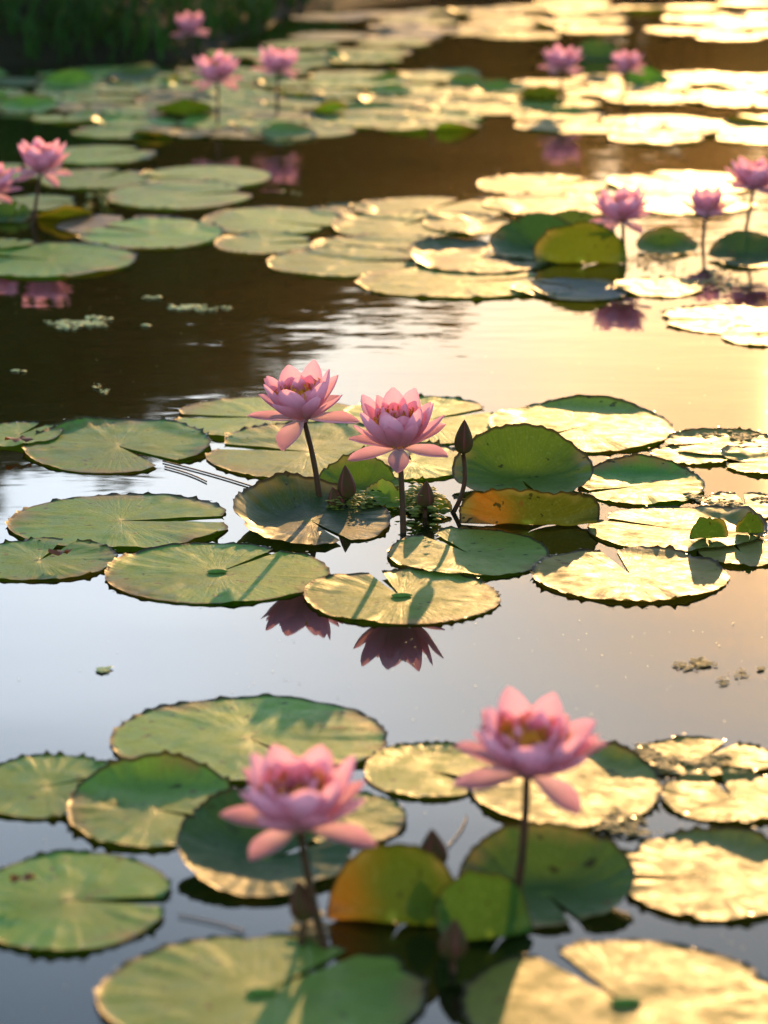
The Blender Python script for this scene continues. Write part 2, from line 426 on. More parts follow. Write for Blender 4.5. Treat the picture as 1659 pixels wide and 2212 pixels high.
def pad(cx, cy, w, h, notch, label, lifts=(), tint=GREEN, nw=5, wav=1.0, z=None, knob=False, mat=None, name='lily_pad', cat='lily pad',
        group='lily pads floating on the pond', tilt=None, na=None, teeth=1.0, rot=0, seed=None):
    """cx, cy, w, h: where the flat leaf would lie in the frame; lifts: (direction, spread, angle, from radius) of rims bent up."""
    PAD_N[0] += 1
    sd0 = seed if seed is not None else PAD_N[0] * 17 + 3
    rp = random.Random(sd0)
    c = on_water(cx, cy)
    rx = w / 2 * c.y / math.cos(PITCH) / F * 1.0
    ry = abs(on_water(cx, cy - h / 2).y - on_water(cx, cy + h / 2).y) / 2
    ry = min(max(ry, rx * (.4 if 'fold' in name else .72)), rx * (1.35 if 'fold' not in name else 1.8))
    under = [q for q in placed if ((c.x - q[0]) / (rx + q[2])) ** 2 + ((c.y - q[1]) / (ry + q[3])) ** 2 < 1.1]
    me_ = (c.x, c.y, rx, ry, under); placed.append(me_)
    big = w > 230
    na = na or (150 if big else 84 if w > 150 else 48)
    nr = 26 if big else 16 if w > 150 else 9
    rad_m = (rx + ry) / 2
    nt = R(notch); hw = R(nw + 1.5)
    ph = [rp.uniform(0, 100) for _ in range(4)]
    teeth *= rp.uniform(.35, 1.05)
    tn = int(rp.uniform(34, 46)); tv = [max(0, rp.gauss(.45, .5)) for _ in range(tn)]
    bites = []
    if cat == 'lily pad' and rp.random() < .55:           # nibbled and torn stretches of the rim
        bites = [(rp.uniform(0, 2 * PI), R(rp.uniform(2.5, 8)), rp.uniform(.02, .085)) for _ in range(rp.randint(1, 4))]
    V, U, Fc = [], [], []
    fold = None
    if 'fold' in name: fold, lifts = lifts[0], lifts[1:]
    lf = [(R(a), R(s), R(p), r0) for (a, s, p, r0) in lifts]
    tl = tilt or (rp.uniform(-.3, .3), rp.uniform(-.3, .3))
    for i in range(na):
        t = i / (na - 1)
        a = nt + hw + (2 * PI - 2 * hw) * t
        dn = min(t, 1 - t) * 360
        Ro = 1 - .10 * math.exp(-(dn / 9) ** 2) + .030 * noise.noise(Vector((math.cos(a) * 1.4 + ph[0], math.sin(a) * 1.4, 0)))
        tt = (a / (2 * PI) * tn) % tn; k = int(tt); fr = tt - k + .25 * math.sin(k * 12.9 + ph[0])
        tooth = max(0, 1 - abs(fr - .5) * 3.2) * tv[k % tn]
        Ro += .030 * tooth * teeth + .008 * noise.noise(Vector((a * 9, ph[1], 0)))
        for (ba, bw, bd_) in bites:
            d = (a - ba + PI) % (2 * PI) - PI
            Ro -= bd_ * math.exp(-(d / bw) ** 4) * (1 + .5 * noise.noise(Vector((a * 30, ph[2], 1))))
        phi_dir = []
        for (la, ls, lp, r0) in lf:
            d = (a - la + PI) % (2 * PI) - PI
            phi_dir.append((math.exp(-(d / ls) ** 2) * lp, r0))
        pr = 0.0; pz = 0.0
        for j in range(nr + 1):
            r = (j / nr) ** .85
            if j:
                rp0 = ((j - 1) / nr) ** .85
                rm = (r + rp0) / 2; dr = (r - rp0) * Ro
                ph_ = sum(p * smooth(r0, min(1, r0 + .45), rm) for p, r0 in phi_dir)
                pr += dr * math.cos(ph_); pz += dr * math.sin(ph_)
            ca, sa = math.cos(a), math.sin(a)
            X, Y = pr * ca * rx, pr * sa * ry
            zz = pz * rad_m
            q = Vector((X * 16 + ph[2], Y * 16, ph[3]))
            zz += wav * (noise.noise(q) * .0016 + noise.noise(q * 3.1) * .0006) * smooth(0, .5, r)
            zz += wav * .0032 * r * r * noise.noise(Vector((ca * 2.2 + ph[1], sa * 2.2, ph[0])))
            # pleats that run outward between the veins
            zz += wav * .00045 * r * math.sin(a * 22 + 2 * noise.noise(q)) * smooth(.25, .9, r)
            if j == nr: zz += .0034 * tooth * teeth + .001
            zz += -.0025 * math.exp(-(r / .12) ** 2)
            zz += math.tan(R(tl[0])) * X + math.tan(R(tl[1])) * Y
            if fold:                                      # the part beyond a crease stands up like a wall
                fa = R(fold[0]); dx, dy = math.cos(fa), math.sin(fa)
                s_, t_ = X * dx + Y * dy, -X * dy + Y * dx
                rs = ry if abs(dy) > .5 else rx
                s0 = -.28 * rs + .05 * rs * noise.noise(Vector((t_ * 14, ph[1], 3)))
                if s_ > s0:
                    fp = R(fold[2]) * (1 + .16 * noise.noise(Vector((t_ * 16 + ph[0], s_ * 9, 5))))
                    ps = pz_ = 0.0; n_ = 14; L_ = s_ - s0
                    for q_ in range(n_):
                        tt_ = L_ * (q_ + .5) / n_
                        f_ = fp * smooth(0, .32 * rs, tt_) - R(fold[3]) * smooth(.7 * rs, 1.4 * rs, tt_)
                        ps += math.cos(f_) * L_ / n_; pz_ += math.sin(f_) * L_ / n_
                    ps -= .45 * t_ * t_ / rx * smooth(0, .4 * rs, L_)
                    zz += pz_ * (1 - .10 * smooth(.5, 1, abs(t_) / rx))
                    s_ = s0 + ps
                    X, Y = s_ * dx - t_ * dy, s_ * dy + t_ * dx
            z = base_z(me_, c.x + X, c.y + Y)
            zz = max(zz + z, z)
            V.append((X, Y, zz)); U.append((t, r))
    st = nr + 1
    for i in range(na - 1):
        for j in range(nr):
            Fc.append((i * st + j, (i) * st + j + 1, (i + 1) * st + j + 1, (i + 1) * st + j))
    o = link_mesh(name, V, Fc, mat or M_LEAF, uvs=U)
    o.location = (c.x, c.y, 0)
    j = .16
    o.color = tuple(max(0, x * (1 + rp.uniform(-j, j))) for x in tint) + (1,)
    tag(o, label, cat, group)
    if w > 150 and cat == 'lily pad':              # flat wet flakes added along the rim to give sun glints
        kv, kf = [], []
        for q_ in range(int(rp.uniform(8, 18))):
            i_ = rp.randrange(na); x_, y_, z_ = V[i_ * st + nr - (rp.random() < .5)]
            k_ = len(kv); s_ = rp.uniform(.0009, .0022); tx, ty = rp.gauss(0, .06), rp.gauss(0, .06)
            kv.append((x_, y_, z_ + .0018 + s_ * .05))
            for e in range(7):
                an = 2 * PI * e / 7
                dx, dy = s_ * math.cos(an) * rp.uniform(.8, 1.1), s_ * math.sin(an) * rp.uniform(.8, 1.1)
                kv.append((x_ + dx, y_ + dy, z_ + .0018 + dx * tx + dy * ty))
            kf += [(k_, k_ + 1 + e, k_ + 1 + (e + 1) % 7) for e in range(7)]
        glint_flakes = link_mesh('glint_flakes', kv, kf, M_GLINT, o); glint_flakes['kind'] = 'stuff'
    if knob:
        kv, kf = [], []
        z = base_z(me_, c.x, c.y)
        for i in range(7):
            for k in range(12):
                b = PI / 2 * i / 6; an = 2 * PI * k / 12
                rr = math.cos(b) * (1 + .25 * math.sin(an * 2 + 1))
                kv.append((rr * math.cos(an) * .010, rr * math.sin(an) * .008, z + .001 + math.sin(b) * .0035))
        for i in range(6):
            for k in range(12): kf.append((i * 12 + k, i * 12 + (k + 1) % 12, (i + 1) * 12 + (k + 1) % 12, (i + 1) * 12 + k))
        link_mesh('leaf_knob', kv, kf, M_KNOB, o)
    return o

# ------------------------------------------------------------------ flowers and buds
def petal_mesh(L, Wd, th0, th1, cup, rp, blunt=.7, pk=.55, n=14, m=8):
    V, U, Fc = [], [], []
    x, z = .005, 0.0
    tw = rp.uniform(-.12, .12); asym = rp.uniform(-.12, .12)
    for i in range(n + 1):
        u = i / n
        th = th0 + (th1 - th0) * u ** 1.1
        if u < pk: s = .28 + .72 * math.sin(PI / 2 * u / pk)
        else: s = max(.012, math.cos(PI / 2 * (u - pk) / (1 - pk))) ** blunt
        w_ = Wd / 2 * s
        nx_, nz_ = -math.cos(th), math.sin(th)
        for k in range(m + 1):
            v = k / m * 2 - 1
            cf = cup * (v * v) * w_ * (1 - .35 * u) + asym * v * w_ * u
            lat = v * w_ * (1 - .18 * cup * v * v)
            rip = .0007 * noise.noise(Vector((u * 4, v * 2, tw * 90))) * u * (1 + 2 * abs(v))
            V.append((x + nx_ * (cf + rip), lat + tw * w_ * u, z + nz_ * (cf + rip))); U.append((k / m, u))
        x += math.sin(th) * L / n; z += math.cos(th) * L / n
    for i in range(n):
        for k in range(m):
            a = i * (m + 1) + k; Fc.append((a, a + 1, a + m + 2, a + m + 1))
    return V, U, Fc

def flower(base, head, width, outer, label, seed, tilt=(0, 0), openness=1.0, bow=(0, 0), group='pink water lilies in bloom', thick=.0037, height=1.0, lean=0.0):
    """base: stem foot on the water (frame), head: where the petals join (frame), width in frame units."""
    rp = random.Random(seed)
    openness *= rp.uniform(.9, 1.1); tilt = (tilt[0] + rp.uniform(-3, 3), tilt[1] + rp.uniform(-5, 5))
    b = on_water(*base); hd = at_depth(head[0], head[1], b.y + lean)
    root = tag(empty('water_lily', (b.x, b.y, 0)), label, 'water lily', group)
    hl = hd - Vector((b.x, b.y, 0))
    pts = curve_pts(Vector((0, 0, -.03)), hl, Vector((bow[0], bow[1], 0)), 14)
    V, Fc = tube(pts, [thick * (1.12 - .3 * i / 14) for i in range(15)], 12)
    link_mesh('stem', V, Fc, M_STEM, root)
    S = width / F * hd.y / math.cos(PITCH) / .119
    up = Matrix.Rotation(R(tilt[0]), 4, 'X') @ Matrix.Rotation(R(tilt[1]), 4, 'Y')
    # receptacle under the petals
    rc = [(.0035, -.004), (.0075, .0), (.0095, .004), (.006, .010), (.001, .012)]
    V, Fc = [], []
    for (r_, z_) in rc:
        for k in range(12): V.append((r_ * S * math.cos(k * PI / 6), r_ * S * math.sin(k * PI / 6), z_ * S))
    for i in range(4):
        for k in range(12): Fc.append((i * 12 + k, i * 12 + (k + 1) % 12, (i + 1) * 12 + (k + 1) % 12, (i + 1) * 12 + k))
    o = link_mesh('receptacle', V, Fc, M_PETAL, root); o.matrix_local = Matrix.Translation(hl) @ up
    def put(az, L, Wd, t0, t1, cup, blunt=.7, pk=.55):
        V, U, Fc = petal_mesh(L * S, Wd * S, R(t0), R(t1), cup, rp, blunt, pk)
        o = link_mesh('petal', V, Fc, M_PETAL, root, uvs=U)
        o.matrix_local = Matrix.Translation(hl) @ up @ Matrix.Rotation(R(az), 4, 'Z')
    j = lambda d: rp.uniform(-d, d)
    for (az, th) in outer:                                    # spread or drooping outer petals
        ln = .062 if th < 101 else .050
        put(az + j(3), ln * (1 + j(.06)), .031 * (1 + j(.1)) * (1 if th < 105 else 1.15), th + 6, th - 10 + j(5), .55, .62, .58)
    o0 = rp.uniform(0, 360)
    for k in range(8):                                        # pointed petals that stand out of the cup
        th = 60 * openness + j(9)
        put(o0 + k * 45 + j(9), .070 * height * (1 + j(.07)), .030 * (1 + j(.12)), th + 6, th - 26, .62, .66, .52)
    for k in range(7):                                        # broad petals of the cup
        th = 44 * openness + j(6)
        put(o0 + 22 + k * 360 / 7 + j(8), .077 * height * (1 + j(.06)), .039 * (1 + j(.1)), th + 16, th - 38, .62, .52, .56)
    for k in range(6):
        th = 36 * openness + j(5)
        put(o0 + 5 + k * 60 + j(7), .061 * height * (1 + j(.06)), .040 * (1 + j(.08)), th + 20, th - 46, .60, .46, .58)
    for k in range(9):                                        # small crumpled inner petals, mostly behind the stamens
        th = 20 * openness + j(10)
        put(-25 + k * 29 + j(10), .053 * height * (1 + j(.14)), .020 * (1 + j(.2)), th + 4, th - 22, .5, .5, .6)
    # stamens
    V, Fc = [], []
    for k in range(110):
        rr = .015 * math.sqrt(rp.random()); a = rp.uniform(0, 2 * PI)
        p0 = Vector((rr * math.cos(a), rr * math.sin(a), .006)) * S
        ln = .036 * height * rp.uniform(.8, 1.1)
        p1 = p0 + Vector((math.cos(a) * rr * 1.1, math.sin(a) * rr * 1.1, ln)) * S
        tip = p1 + Vector((-math.cos(a) * .003, -math.sin(a) * .003, .003)) * S
        v2, f2 = tube([p0, p0.lerp(p1, .6), p1, tip], [.0006 * S, .0009 * S, .0012 * S, .0004 * S], 5)
        q = len(V); V += v2; Fc += [tuple(i + q for i in f) for f in f2]
    o = link_mesh('stamen_cluster', V, Fc, M_STAMEN, root); o.matrix_local = Matrix.Translation(hl) @ up
    return root

def bud(base, mid, hgt, wid, label, seed, tilt=0, bow=(0, 0), depth=0.0, group='closed lily buds'):
    """mid: centre of the bud in the frame, hgt and wid in frame units, tilt in degrees (to the right)."""
    rp = random.Random(seed)
    b = on_water(*base); c = at_depth(mid[0], mid[1], b.y + depth)
    k_ = b.y / math.cos(PITCH) / F
    hh, ww = hgt * k_, wid * k_
    root = tag(empty('lily_bud', (b.x, b.y, 0)), label, 'flower bud', group)
    rot = Matrix.Rotation(R(tilt), 4, 'Y')
    cl = c - Vector((b.x, b.y, 0))
    foot = cl + rot @ Vector((0, 0, -hh / 2))
    pts = curve_pts(Vector((0, 0, -.02)), foot, Vector((bow[0], bow[1], 0)), 9)
    V, Fc = tube(pts, [.0032 - .0006 * i / 9 for i in range(10)], 10)
    link_mesh('stem', V, Fc, M_STEM, root)
    # four overlapping sepals, each its own boat-shaped blade round the bud
    for s in range(4):
        V, U, Fc = [], [], []
        n, m = 14, 8
        for i in range(n + 1):
            u = i / n
            prof = (math.sin(PI * min(1, u ** .72)) ** .8 if u < .999 else 0) * (1 - .25 * u) + .16 * (1 - u) ** 3
            for k in range(m + 1):
                v = k / m * 2 - 1
                a = v * R(62)
                rr = ww / 2 * prof * (1.03 - .05 * v + .05 * (1 - v * v)) * 1.06
                V.append((rr * math.cos(a), rr * math.sin(a), -hh / 2 + hh * u)); U.append((k / m, u))
        for i in range(n):
            for k in range(m):
                a = i * (m + 1) + k; Fc.append((a, a + 1, a + m + 2, a + m + 1))
        o = link_mesh('sepal', V, Fc, M_BUD, root, uvs=U)
        o.matrix_local = Matrix.Translation(cl) @ rot @ Matrix.Rotation(s * PI / 2 + seed, 4, 'Z')
    return root

def duckweed(cx, cy, w, h, n, label, seed, mat=None, size=.0045, name='duckweed_patch', cat='duckweed', lump=0.0, group='duckweed patches on open water'):
    rp = random.Random(seed)
    c = on_water(cx, cy); V, Fc = [], []
    kx = c.y / math.cos(PITCH) / F; ky = abs(on_water(cx, cy - h / 2).y - on_water(cx, cy + h / 2).y) / 2
    cl = [(rp.gauss(0, .42), rp.gauss(0, .42)) for _ in range(max(2, n // 14))]
    for i in range(n):
        a, b_ = cl[rp.randrange(len(cl))]
        x = (a + rp.gauss(0, .16)) * w / 2 * kx; y = (b_ + rp.gauss(0, .2)) * ky
        s = size * rp.uniform(.5, 1.3); k = len(V); ro = rp.uniform(0, 6)
        zz = .0012 + rp.random() * (.001 + lump); tx, ty = rp.gauss(0, .08), rp.gauss(0, .08)
        V.append((x, y, zz + s * .35))
        for q in range(7):
            an = ro + q * 2 * PI / 7; rr = s * rp.uniform(.75, 1.1)
            dx, dy = rr * math.cos(an), rr * math.sin(an) * .8
            V.append((x + dx, y + dy, max(.001, zz + dx * tx + dy * ty)))
        Fc += [(k, k + 1 + q, k + 1 + (q + 1) % 7) for q in range(7)]
    o = link_mesh(name, V, Fc, mat or M_WEED); o.location = (c.x, c.y, 0)
    return tag(o, label, cat, group, 'stuff' if name == 'pond_scum' else None)

# ------------------------------------------------------------------ middle cluster, the sharp one
pad(580, 905, 430, 92, 175, 'pale green lily pad behind the sharp left flower, farthest back of its cluster', tint=PALE)
pad(920, 910, 360, 100, 30, 'pale yellow-green lily pad directly behind the sharp middle flower', tint=PALE)
pad(890, 1000, 260, 85, 100, 'pale small lily pad under the stem of the sharp middle flower', tint=PALE)
pad(668, 978, 446, 118, 168, 'wide pale lily pad crossed by the stem of the sharp left flower', tint=PALE)
pad(255, 966, 398, 112, -48, 'green lily pad at left with back rim turned up and slit at lower right', [(125, 30, 24, .68)], GREEN, 7)
pad(40, 942, 190, 62, 60, 'small yellowed lily pad with brown stain at left edge behind the rim-turned pad', [(200, 40, 20, .5)], OLIVE)
pad(262, 1128, 492, 118, 4, 'large green lily pad with a wedge notch opening right, in front of the rim-turned pad', (), GREEN, 6)
pad(85, 1213, 345, 86, 70, 'green lily pad with a rusty stain at the left frame edge', (), OLIVE)
pad(470, 1240, 484, 130, 55, 'wide green lily pad with dark front lip curled and a short slit at back', [(-115, 26, -12, .8)], GREEN, 2, knob=True)
pad(672, 1128, 346, 112, -60, 'dark cupped lily leaf with its back rim lifted off the water between pads', [(120, 52, 36, .30), (190, 38, 22, .45)], (.028, .07, .022), 3, name='cupped_leaf', group='raised lily leaves', wav=1.6)
pad(868, 1292, 425, 116, 108, 'golden lily pad with green knob, striped by stem shadow, before the sharp flowers', (), OLIVE, 3, knob=True)
pad(1010, 1197, 350, 106, 122, 'half shaded lily pad with a slit at upper left beside the orange folded leaf', (), OLIVE, 4)
pad(1255, 925, 395, 108, -140, 'golden lily pad with a green back rim turned up behind the big raised leaf', [(75, 36, 30, .68)], OLIVE, 3)
pad(1500, 985, 190, 42, 10, 'small flat golden pad between two pads right of the raised leaves', (), SUN_GOLD)
pad(1562, 962, 250, 56, 200, 'golden lily pad with dark rim at the far right of the sharp cluster', [(100, 50, 16, .6)], SUN_GOLD)
pad(1650, 1000, 190, 72, 185, 'golden round lily pad cut by the right frame edge', [(150, 40, 15, .7)], SUN_GOLD)
pad(1610, 1095, 190, 70, 90, 'yellowish lily pad at the right frame edge behind the lumpy pad', (), SUN_GOLD)
pad(1385, 1052, 272, 92, 200, 'lily pad with a raised translucent green back half and golden front', [(85, 50, 30, .42)], GREEN, 3, group='raised lily leaves')
pad(1128, 1040, 306, 76, -80, 'big bright green lily leaf standing up like a bowl beside the tall bud', [(92, 72, 52, .04)], FRESH, 3, teeth=.3, name='raised_leaf', cat='lily leaf', group='raised lily leaves', wav=1.5)
pad(1600, 1195, 190, 82, 100, 'lower golden lily pad at the right frame edge beside the open water', (), SUN_GOLD)
pad(1462, 1146, 385, 98, 150, 'golden lily pad with a dark flap turned up at its right end', [(15, 22, 55, .68)], SUN_GOLD, 3)
pad(1362, 1244, 424, 116, 100, 'shining pink-gold lily pad with slit at back, nearest the open water at right', (), SUN_GOLD, 4)
pad(1140, 1142, 312, 38, 60, 'orange and yellow folded lily leaf standing over its brown reflection', [(-96, 82, 74, 20), (-30, 25, 12, .4)], RUST, 3, mat=M_TURN, name='folded_leaf', cat='lily leaf', group='raised lily leaves', wav=2.4)
pad(775, 1062, 190, 80, -20, 'glossy green crumpled leaf behind the sharp flower stems', [(90, 60, 50, .1), (-60, 50, 30, .4)], FRESH, 3, name='raised_leaf', cat='lily leaf', group='raised lily leaves', wav=2.5)

pad(1532, 1180, 84, 26, 90, 'dark lip of a small sunken leaf in front of the flap-ended golden pad', [(-90, 70, 60, 15)], DEEP, 3, name='folded_leaf', cat='lily leaf', group='raised lily leaves', wav=1.5)
pad(1620, 1166, 60, 24, 90, 'smaller dark leaf lip beside the flap of the golden pad', [(-90, 70, 60, 15)], DEEP, 3, name='folded_leaf', cat='lily leaf', group='raised lily leaves', wav=1.5)
flower((695, 1090), (656, 905), 215, [(178, 82), (-118, 110), (-8, 98), (55, 88), (118, 88)], 'pink water lily in sharp focus, the left of the middle pair', 3, tilt=(9, -6), bow=(.004, 0), height=.9)
flower((872, 1150), (863, 968), 208, [(172, 78), (196, 98), (-92, 103), (-22, 94), (20, 72), (85, 86)], 'pink water lily in sharp focus, the right of the middle pair', 8, tilt=(10, 2), bow=(.001, 0), openness=.95)
pad(905, 1096, 84, 30, -70, 'small bright green crinkled leaf right of the sharp middle stem', [(95, 75, 58, .05)], FRESH, 3, name='raised_leaf', cat='lily leaf', group='raised lily leaves', wav=2.2)
pad(945, 1108, 66, 26, -40, 'tiny green leaf below the brown bud beside the sharp middle stem', [(60, 70, 50, .05)], FRESH, 3, name='raised_leaf', cat='lily leaf', group='raised lily leaves', wav=2.2)
pad(835, 1092, 96, 32, -100, 'small olive leaf just left of the sharp middle stem', [(110, 75, 60, .05)], OLIVE, 3, name='raised_leaf', cat='lily leaf', group='raised lily leaves', wav=2.2)
bud((957, 1108), (1002, 943), 76, 37, 'tall brown bud rising above the big raised green leaf', 1, tilt=2, bow=(.012, 0))
bud((742, 1098), (748, 1041), 76, 37, 'brown bud between the stems of the two sharp flowers', 2, tilt=-4)
bud((722, 1100), (724, 1074), 48, 34, 'small dark bud low against the left sharp flower stem', 5, tilt=-12)
bud((918, 1118), (920, 1068), 62, 36, 'brown bud just right of the sharp middle flower stem', 3, tilt=3)

# ------------------------------------------------------------------ foreground cluster
pad(538, 1598, 604, 182, -55, 'large pale lily pad behind the left foreground flower, touching open water', (), PALE, 3)
pad(100, 1702, 330, 160, 20, 'lily pad with folded lobe at the left frame edge in the foreground', [(30, 20, 20, .6)], OLIVE, 3)
pad(930, 1668, 290, 172, -35, 'yellow-green lily pad between the two foreground flowers', (), OLIVE, 8)
pad(1222, 1702, 424, 178, 150, 'bright golden lily pad with dark right rim behind the right foreground flower', [(50, 26, 40, .68)], SUN_GOLD, 3)
pad(750, 1772, 266, 160, 150, 'yellow-green lily pad half hidden behind the left foreground flower', (), OLIVE, 3)
pad(335, 1752, 390, 196, -22, 'green lily pad with a raised shaded back rim at lower left', [(100, 50, 40, .50)], OLIVE, 4)
pad(1520, 1640, 320, 84, 60, 'ragged golden lily pad at the right frame edge behind the other foreground pads', (), SUN_GOLD)
pad(1580, 1726, 310, 112, 100, 'small golden lily pad in front of the ragged one at right', (), SUN_GOLD)
pad(572, 1858, 392, 196, 20, 'dark blue-green shaded lily pad under the left foreground flower', [(105, 105, 28, .04)], DEEP, 3)  # this pad's shade is put into its dark tint and lifted back
pad(150, 1948, 470, 236, -3, 'split lily pad with a red scrap, cut by the left frame edge', (), GREEN, 4)
pad(1530, 1895, 420, 232, 187, 'big golden lily pad with a notch opening left at the right frame edge', [(60, 30, 30, .6)], SUN_GOLD, 4)
pad(565, 2150, 742, 262, 52, 'biggest lily pad at the bottom, with green knob and stem shadow', (), OLIVE, 2, knob=True)
pad(1352, 2172, 736, 286, 119, 'golden lily pad with green knob at the bottom right corner', (), SUN_GOLD, 4, knob=True)
pad(1180, 1935, 400, 150, -70, 'large green bowl-shaped leaf standing behind the right foreground stem', [(95, 80, 46, .08), (-40, 45, 20, .55)], (.06, .13, .022), 3, teeth=.4, name='raised_leaf', cat='lily leaf', group='raised lily leaves', wav=1.5)
pad(845, 2012, 300, 118, 60, 'yellow-green upright leaf with an orange left side between the foreground stems', [(-97, 96, 88, 24)], YELL, 3, teeth=.3, mat=M_TURN, name='folded_leaf', cat='lily leaf', group='raised lily leaves', wav=1.4)
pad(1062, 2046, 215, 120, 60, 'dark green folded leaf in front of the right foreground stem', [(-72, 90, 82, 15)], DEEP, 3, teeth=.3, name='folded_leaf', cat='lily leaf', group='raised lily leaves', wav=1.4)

flower((725, 2050), (648, 1788), 330, [(178, 78), (-138, 102), (-18, 94), (55, 84), (118, 82)], 'blurred pink water lily at lower left of the foreground', 21, tilt=(12, -3), bow=(-.003, 0), height=.93)
flower((1095, 1968), (1138, 1670), 325, [(180, 76), (-148, 94), (-38, 104), (8, 62), (70, 80), (120, 84)], 'blurred pink water lily at right of the foreground, the taller one', 27, tilt=(10, 3), bow=(.004, 0), height=.88)
bud((938, 1930), (935, 1832), 92, 60, 'dark pointed bud behind the yellow-green upright leaf', 7, tilt=-3, depth=0)
bud((700, 2045), (652, 1945), 100, 56, 'dark drooping bud left of the left foreground stem', 8, tilt=-10, bow=(-.01, 0))
bud((985, 2100), (980, 2028), 96, 60, 'reddish bud low in the dark in front of the foreground leaves', 9, tilt=4)

# ------------------------------------------------------------------ left group behind
pad(215, 336, 240, 54, 40, 'green lily pad behind the lone left flower, next to black water', (), GREEN)
pad(30, 372, 200, 44, 80, 'dark green lily pad at the left edge under the lone flower head', (), GREEN)
pad(205, 388, 240, 58, 60, 'green lily pad right of the lone left flower stem', (), GREEN)
pad(445, 384, 280, 52, 190, 'pale lily pad with rusty right end below the mirrored far flowers', (), PALE)
pad(388, 424, 306, 66, 20, 'scalloped pale green lily pad just in front of the rusty-ended pad', (), PALE)
pad(80, 440, 170, 46, 10, 'small green lily pad behind the left flower stem', (), GREEN)
pad(268, 488, 285, 44, 90, 'greyish brown lily pad right of the left flower stem', (), (.17, .16, .10))
pad(742, 456, 120, 26, 20, 'small rusty lily pad at the back edge of the central raft', [(60, 60, 12, .4)], RUST)
pad(588, 478, 300, 64, -30, 'pale lily pad with a faint slit at the left of the central raft', (), PALE, 3)
pad(328, 508, 304, 66, 150, 'wide pale green lily pad in front of the greyish brown one', (), PALE)
pad(572, 528, 214, 46, 10, 'small pale lily pad between the central raft and dark water', (), PALE)
pad(110, 564, 360, 74, 160, 'green lily pad with sparkling rim over mirrored pink petals at left', (), GREEN, 5)
pad(12, 530, 120, 50, 60, 'small green lily pad at the left frame edge behind the sparkling one', (), GREEN)
pad(22, 474, 90, 40, 60, 'dark green upright leaf at the left frame edge by the stem', [(90, 70, 60, .1)], DEEP, 3, name='raised_leaf', cat='lily leaf', group='raised lily leaves')
pad(140, 470, 120, 28, 60, 'small brown curled leaf at the foot of the left flower', [(-80, 60, 45, .2)], RUST, 3, name='dead_leaf', cat='dead leaf', group='raised lily leaves')
flower((65, 482), (88, 372), 126, [(182, 94), (-130, 100), (-40, 116), (-5, 92), (60, 85), (120, 85)], 'pink water lily standing alone above the left pads', 31, tilt=(8, 5))
flower((-32, 500), (-20, 418), 116, [(180, 94), (-120, 100), (-40, 100), (10, 80), (70, 85), (120, 85)], 'pink water lily cut by the left frame edge', 34, tilt=(8, 0))

# ------------------------------------------------------------------ central and right raft
pad(930, 452, 340, 50, 60, 'cream lily pad at the back of the central raft', (), OLIVE)
pad(1172, 402, 276, 48, 30, 'bright gold lily pad alone at the back of the right raft', (), SUN_GOLD)
pad(1478, 396, 330, 50, 120, 'glaring gold lily pad behind the three right flowers', (), SUN_GOLD)
pad(1220, 444, 340, 50, 10, 'wide gold lily pad behind the raised leaves of the right raft', (), SUN_GOLD)
pad(1480, 440, 300, 50, 10, 'glaring gold lily pad under the two right flower heads', (), SUN_GOLD)
pad(865, 490, 290, 62, 50, 'cream lily pad at the middle of the central raft', (), OLIVE)
pad(820, 536, 290, 50, -20, 'cream lily pad in front of the middle one of the central raft', (), OLIVE)
pad(742, 568, 326, 62, 5, 'cream lily pad with a slit opening right, front left of the central raft', (), OLIVE, 4)
pad(1015, 488, 196, 42, 40, 'small oval gold lily pad lying on the central raft', [(90, 60, 8, .5)], SUN_GOLD)
pad(990, 612, 430, 68, 20, 'long cream lily pad at the front of the central raft', (), OLIVE)
pad(1170, 628, 130, 44, -20, 'small ragged gold lily pad at the front of the raft', [(0, 25, 28, .6)], SUN_GOLD)
pad(1255, 628, 210, 52, 160, 'silvery grey lily pad in front of the dark raised leaves', (), (.13, .14, .12))
pad(1422, 622, 190, 46, 90, 'glaring gold lily pad in the sun path in front of the raised leaves', (), SUN_GOLD)
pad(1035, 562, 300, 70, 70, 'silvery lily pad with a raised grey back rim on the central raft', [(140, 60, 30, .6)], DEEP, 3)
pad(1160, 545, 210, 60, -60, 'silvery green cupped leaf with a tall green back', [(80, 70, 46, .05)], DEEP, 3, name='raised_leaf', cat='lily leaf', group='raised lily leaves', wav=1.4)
pad(1245, 520, 170, 56, -60, 'bright green upright leaf below the right raft flower', [(95, 70, 44, .05)], FRESH, 3, name='raised_leaf', cat='lily leaf', group='raised lily leaves', wav=1.4)
pad(1255, 574, 200, 28, 60, 'dark green folded leaf facing the viewer on the right raft', [(-90, 75, 72, 15)], FRESH, 3, name='folded_leaf', cat='lily leaf', group='raised lily leaves', wav=1.2)
pad(1440, 540, 130, 40, -60, 'dim green upright leaf in the glare between the right flowers', [(95, 70, 42, .1)], FRESH, 3, name='raised_leaf', cat='lily leaf', group='raised lily leaves')
pad(1620, 560, 180, 70, 200, 'dark raised leaf at the right frame edge under the flower stem', [(90, 60, 36, .1)], DEEP, 3, name='raised_leaf', cat='lily leaf', group='raised lily leaves')
pad(1590, 692, 330, 62, 180, 'pale gold lily pad with dark rim over the mirrored flower at right', [(180, 30, 14, .7)], SUN_GOLD)
pad(1640, 730, 160, 42, 90, 'small gold lily pad at the right frame edge below the dark-rimmed one', (), SUN_GOLD)
flower((1350, 562), (1345, 478), 128, [(182, 88), (-140, 104), (-60, 100), (0, 76), (60, 85), (120, 85)], 'pink water lily above the raised leaves of the right raft', 41, tilt=(8, 0))
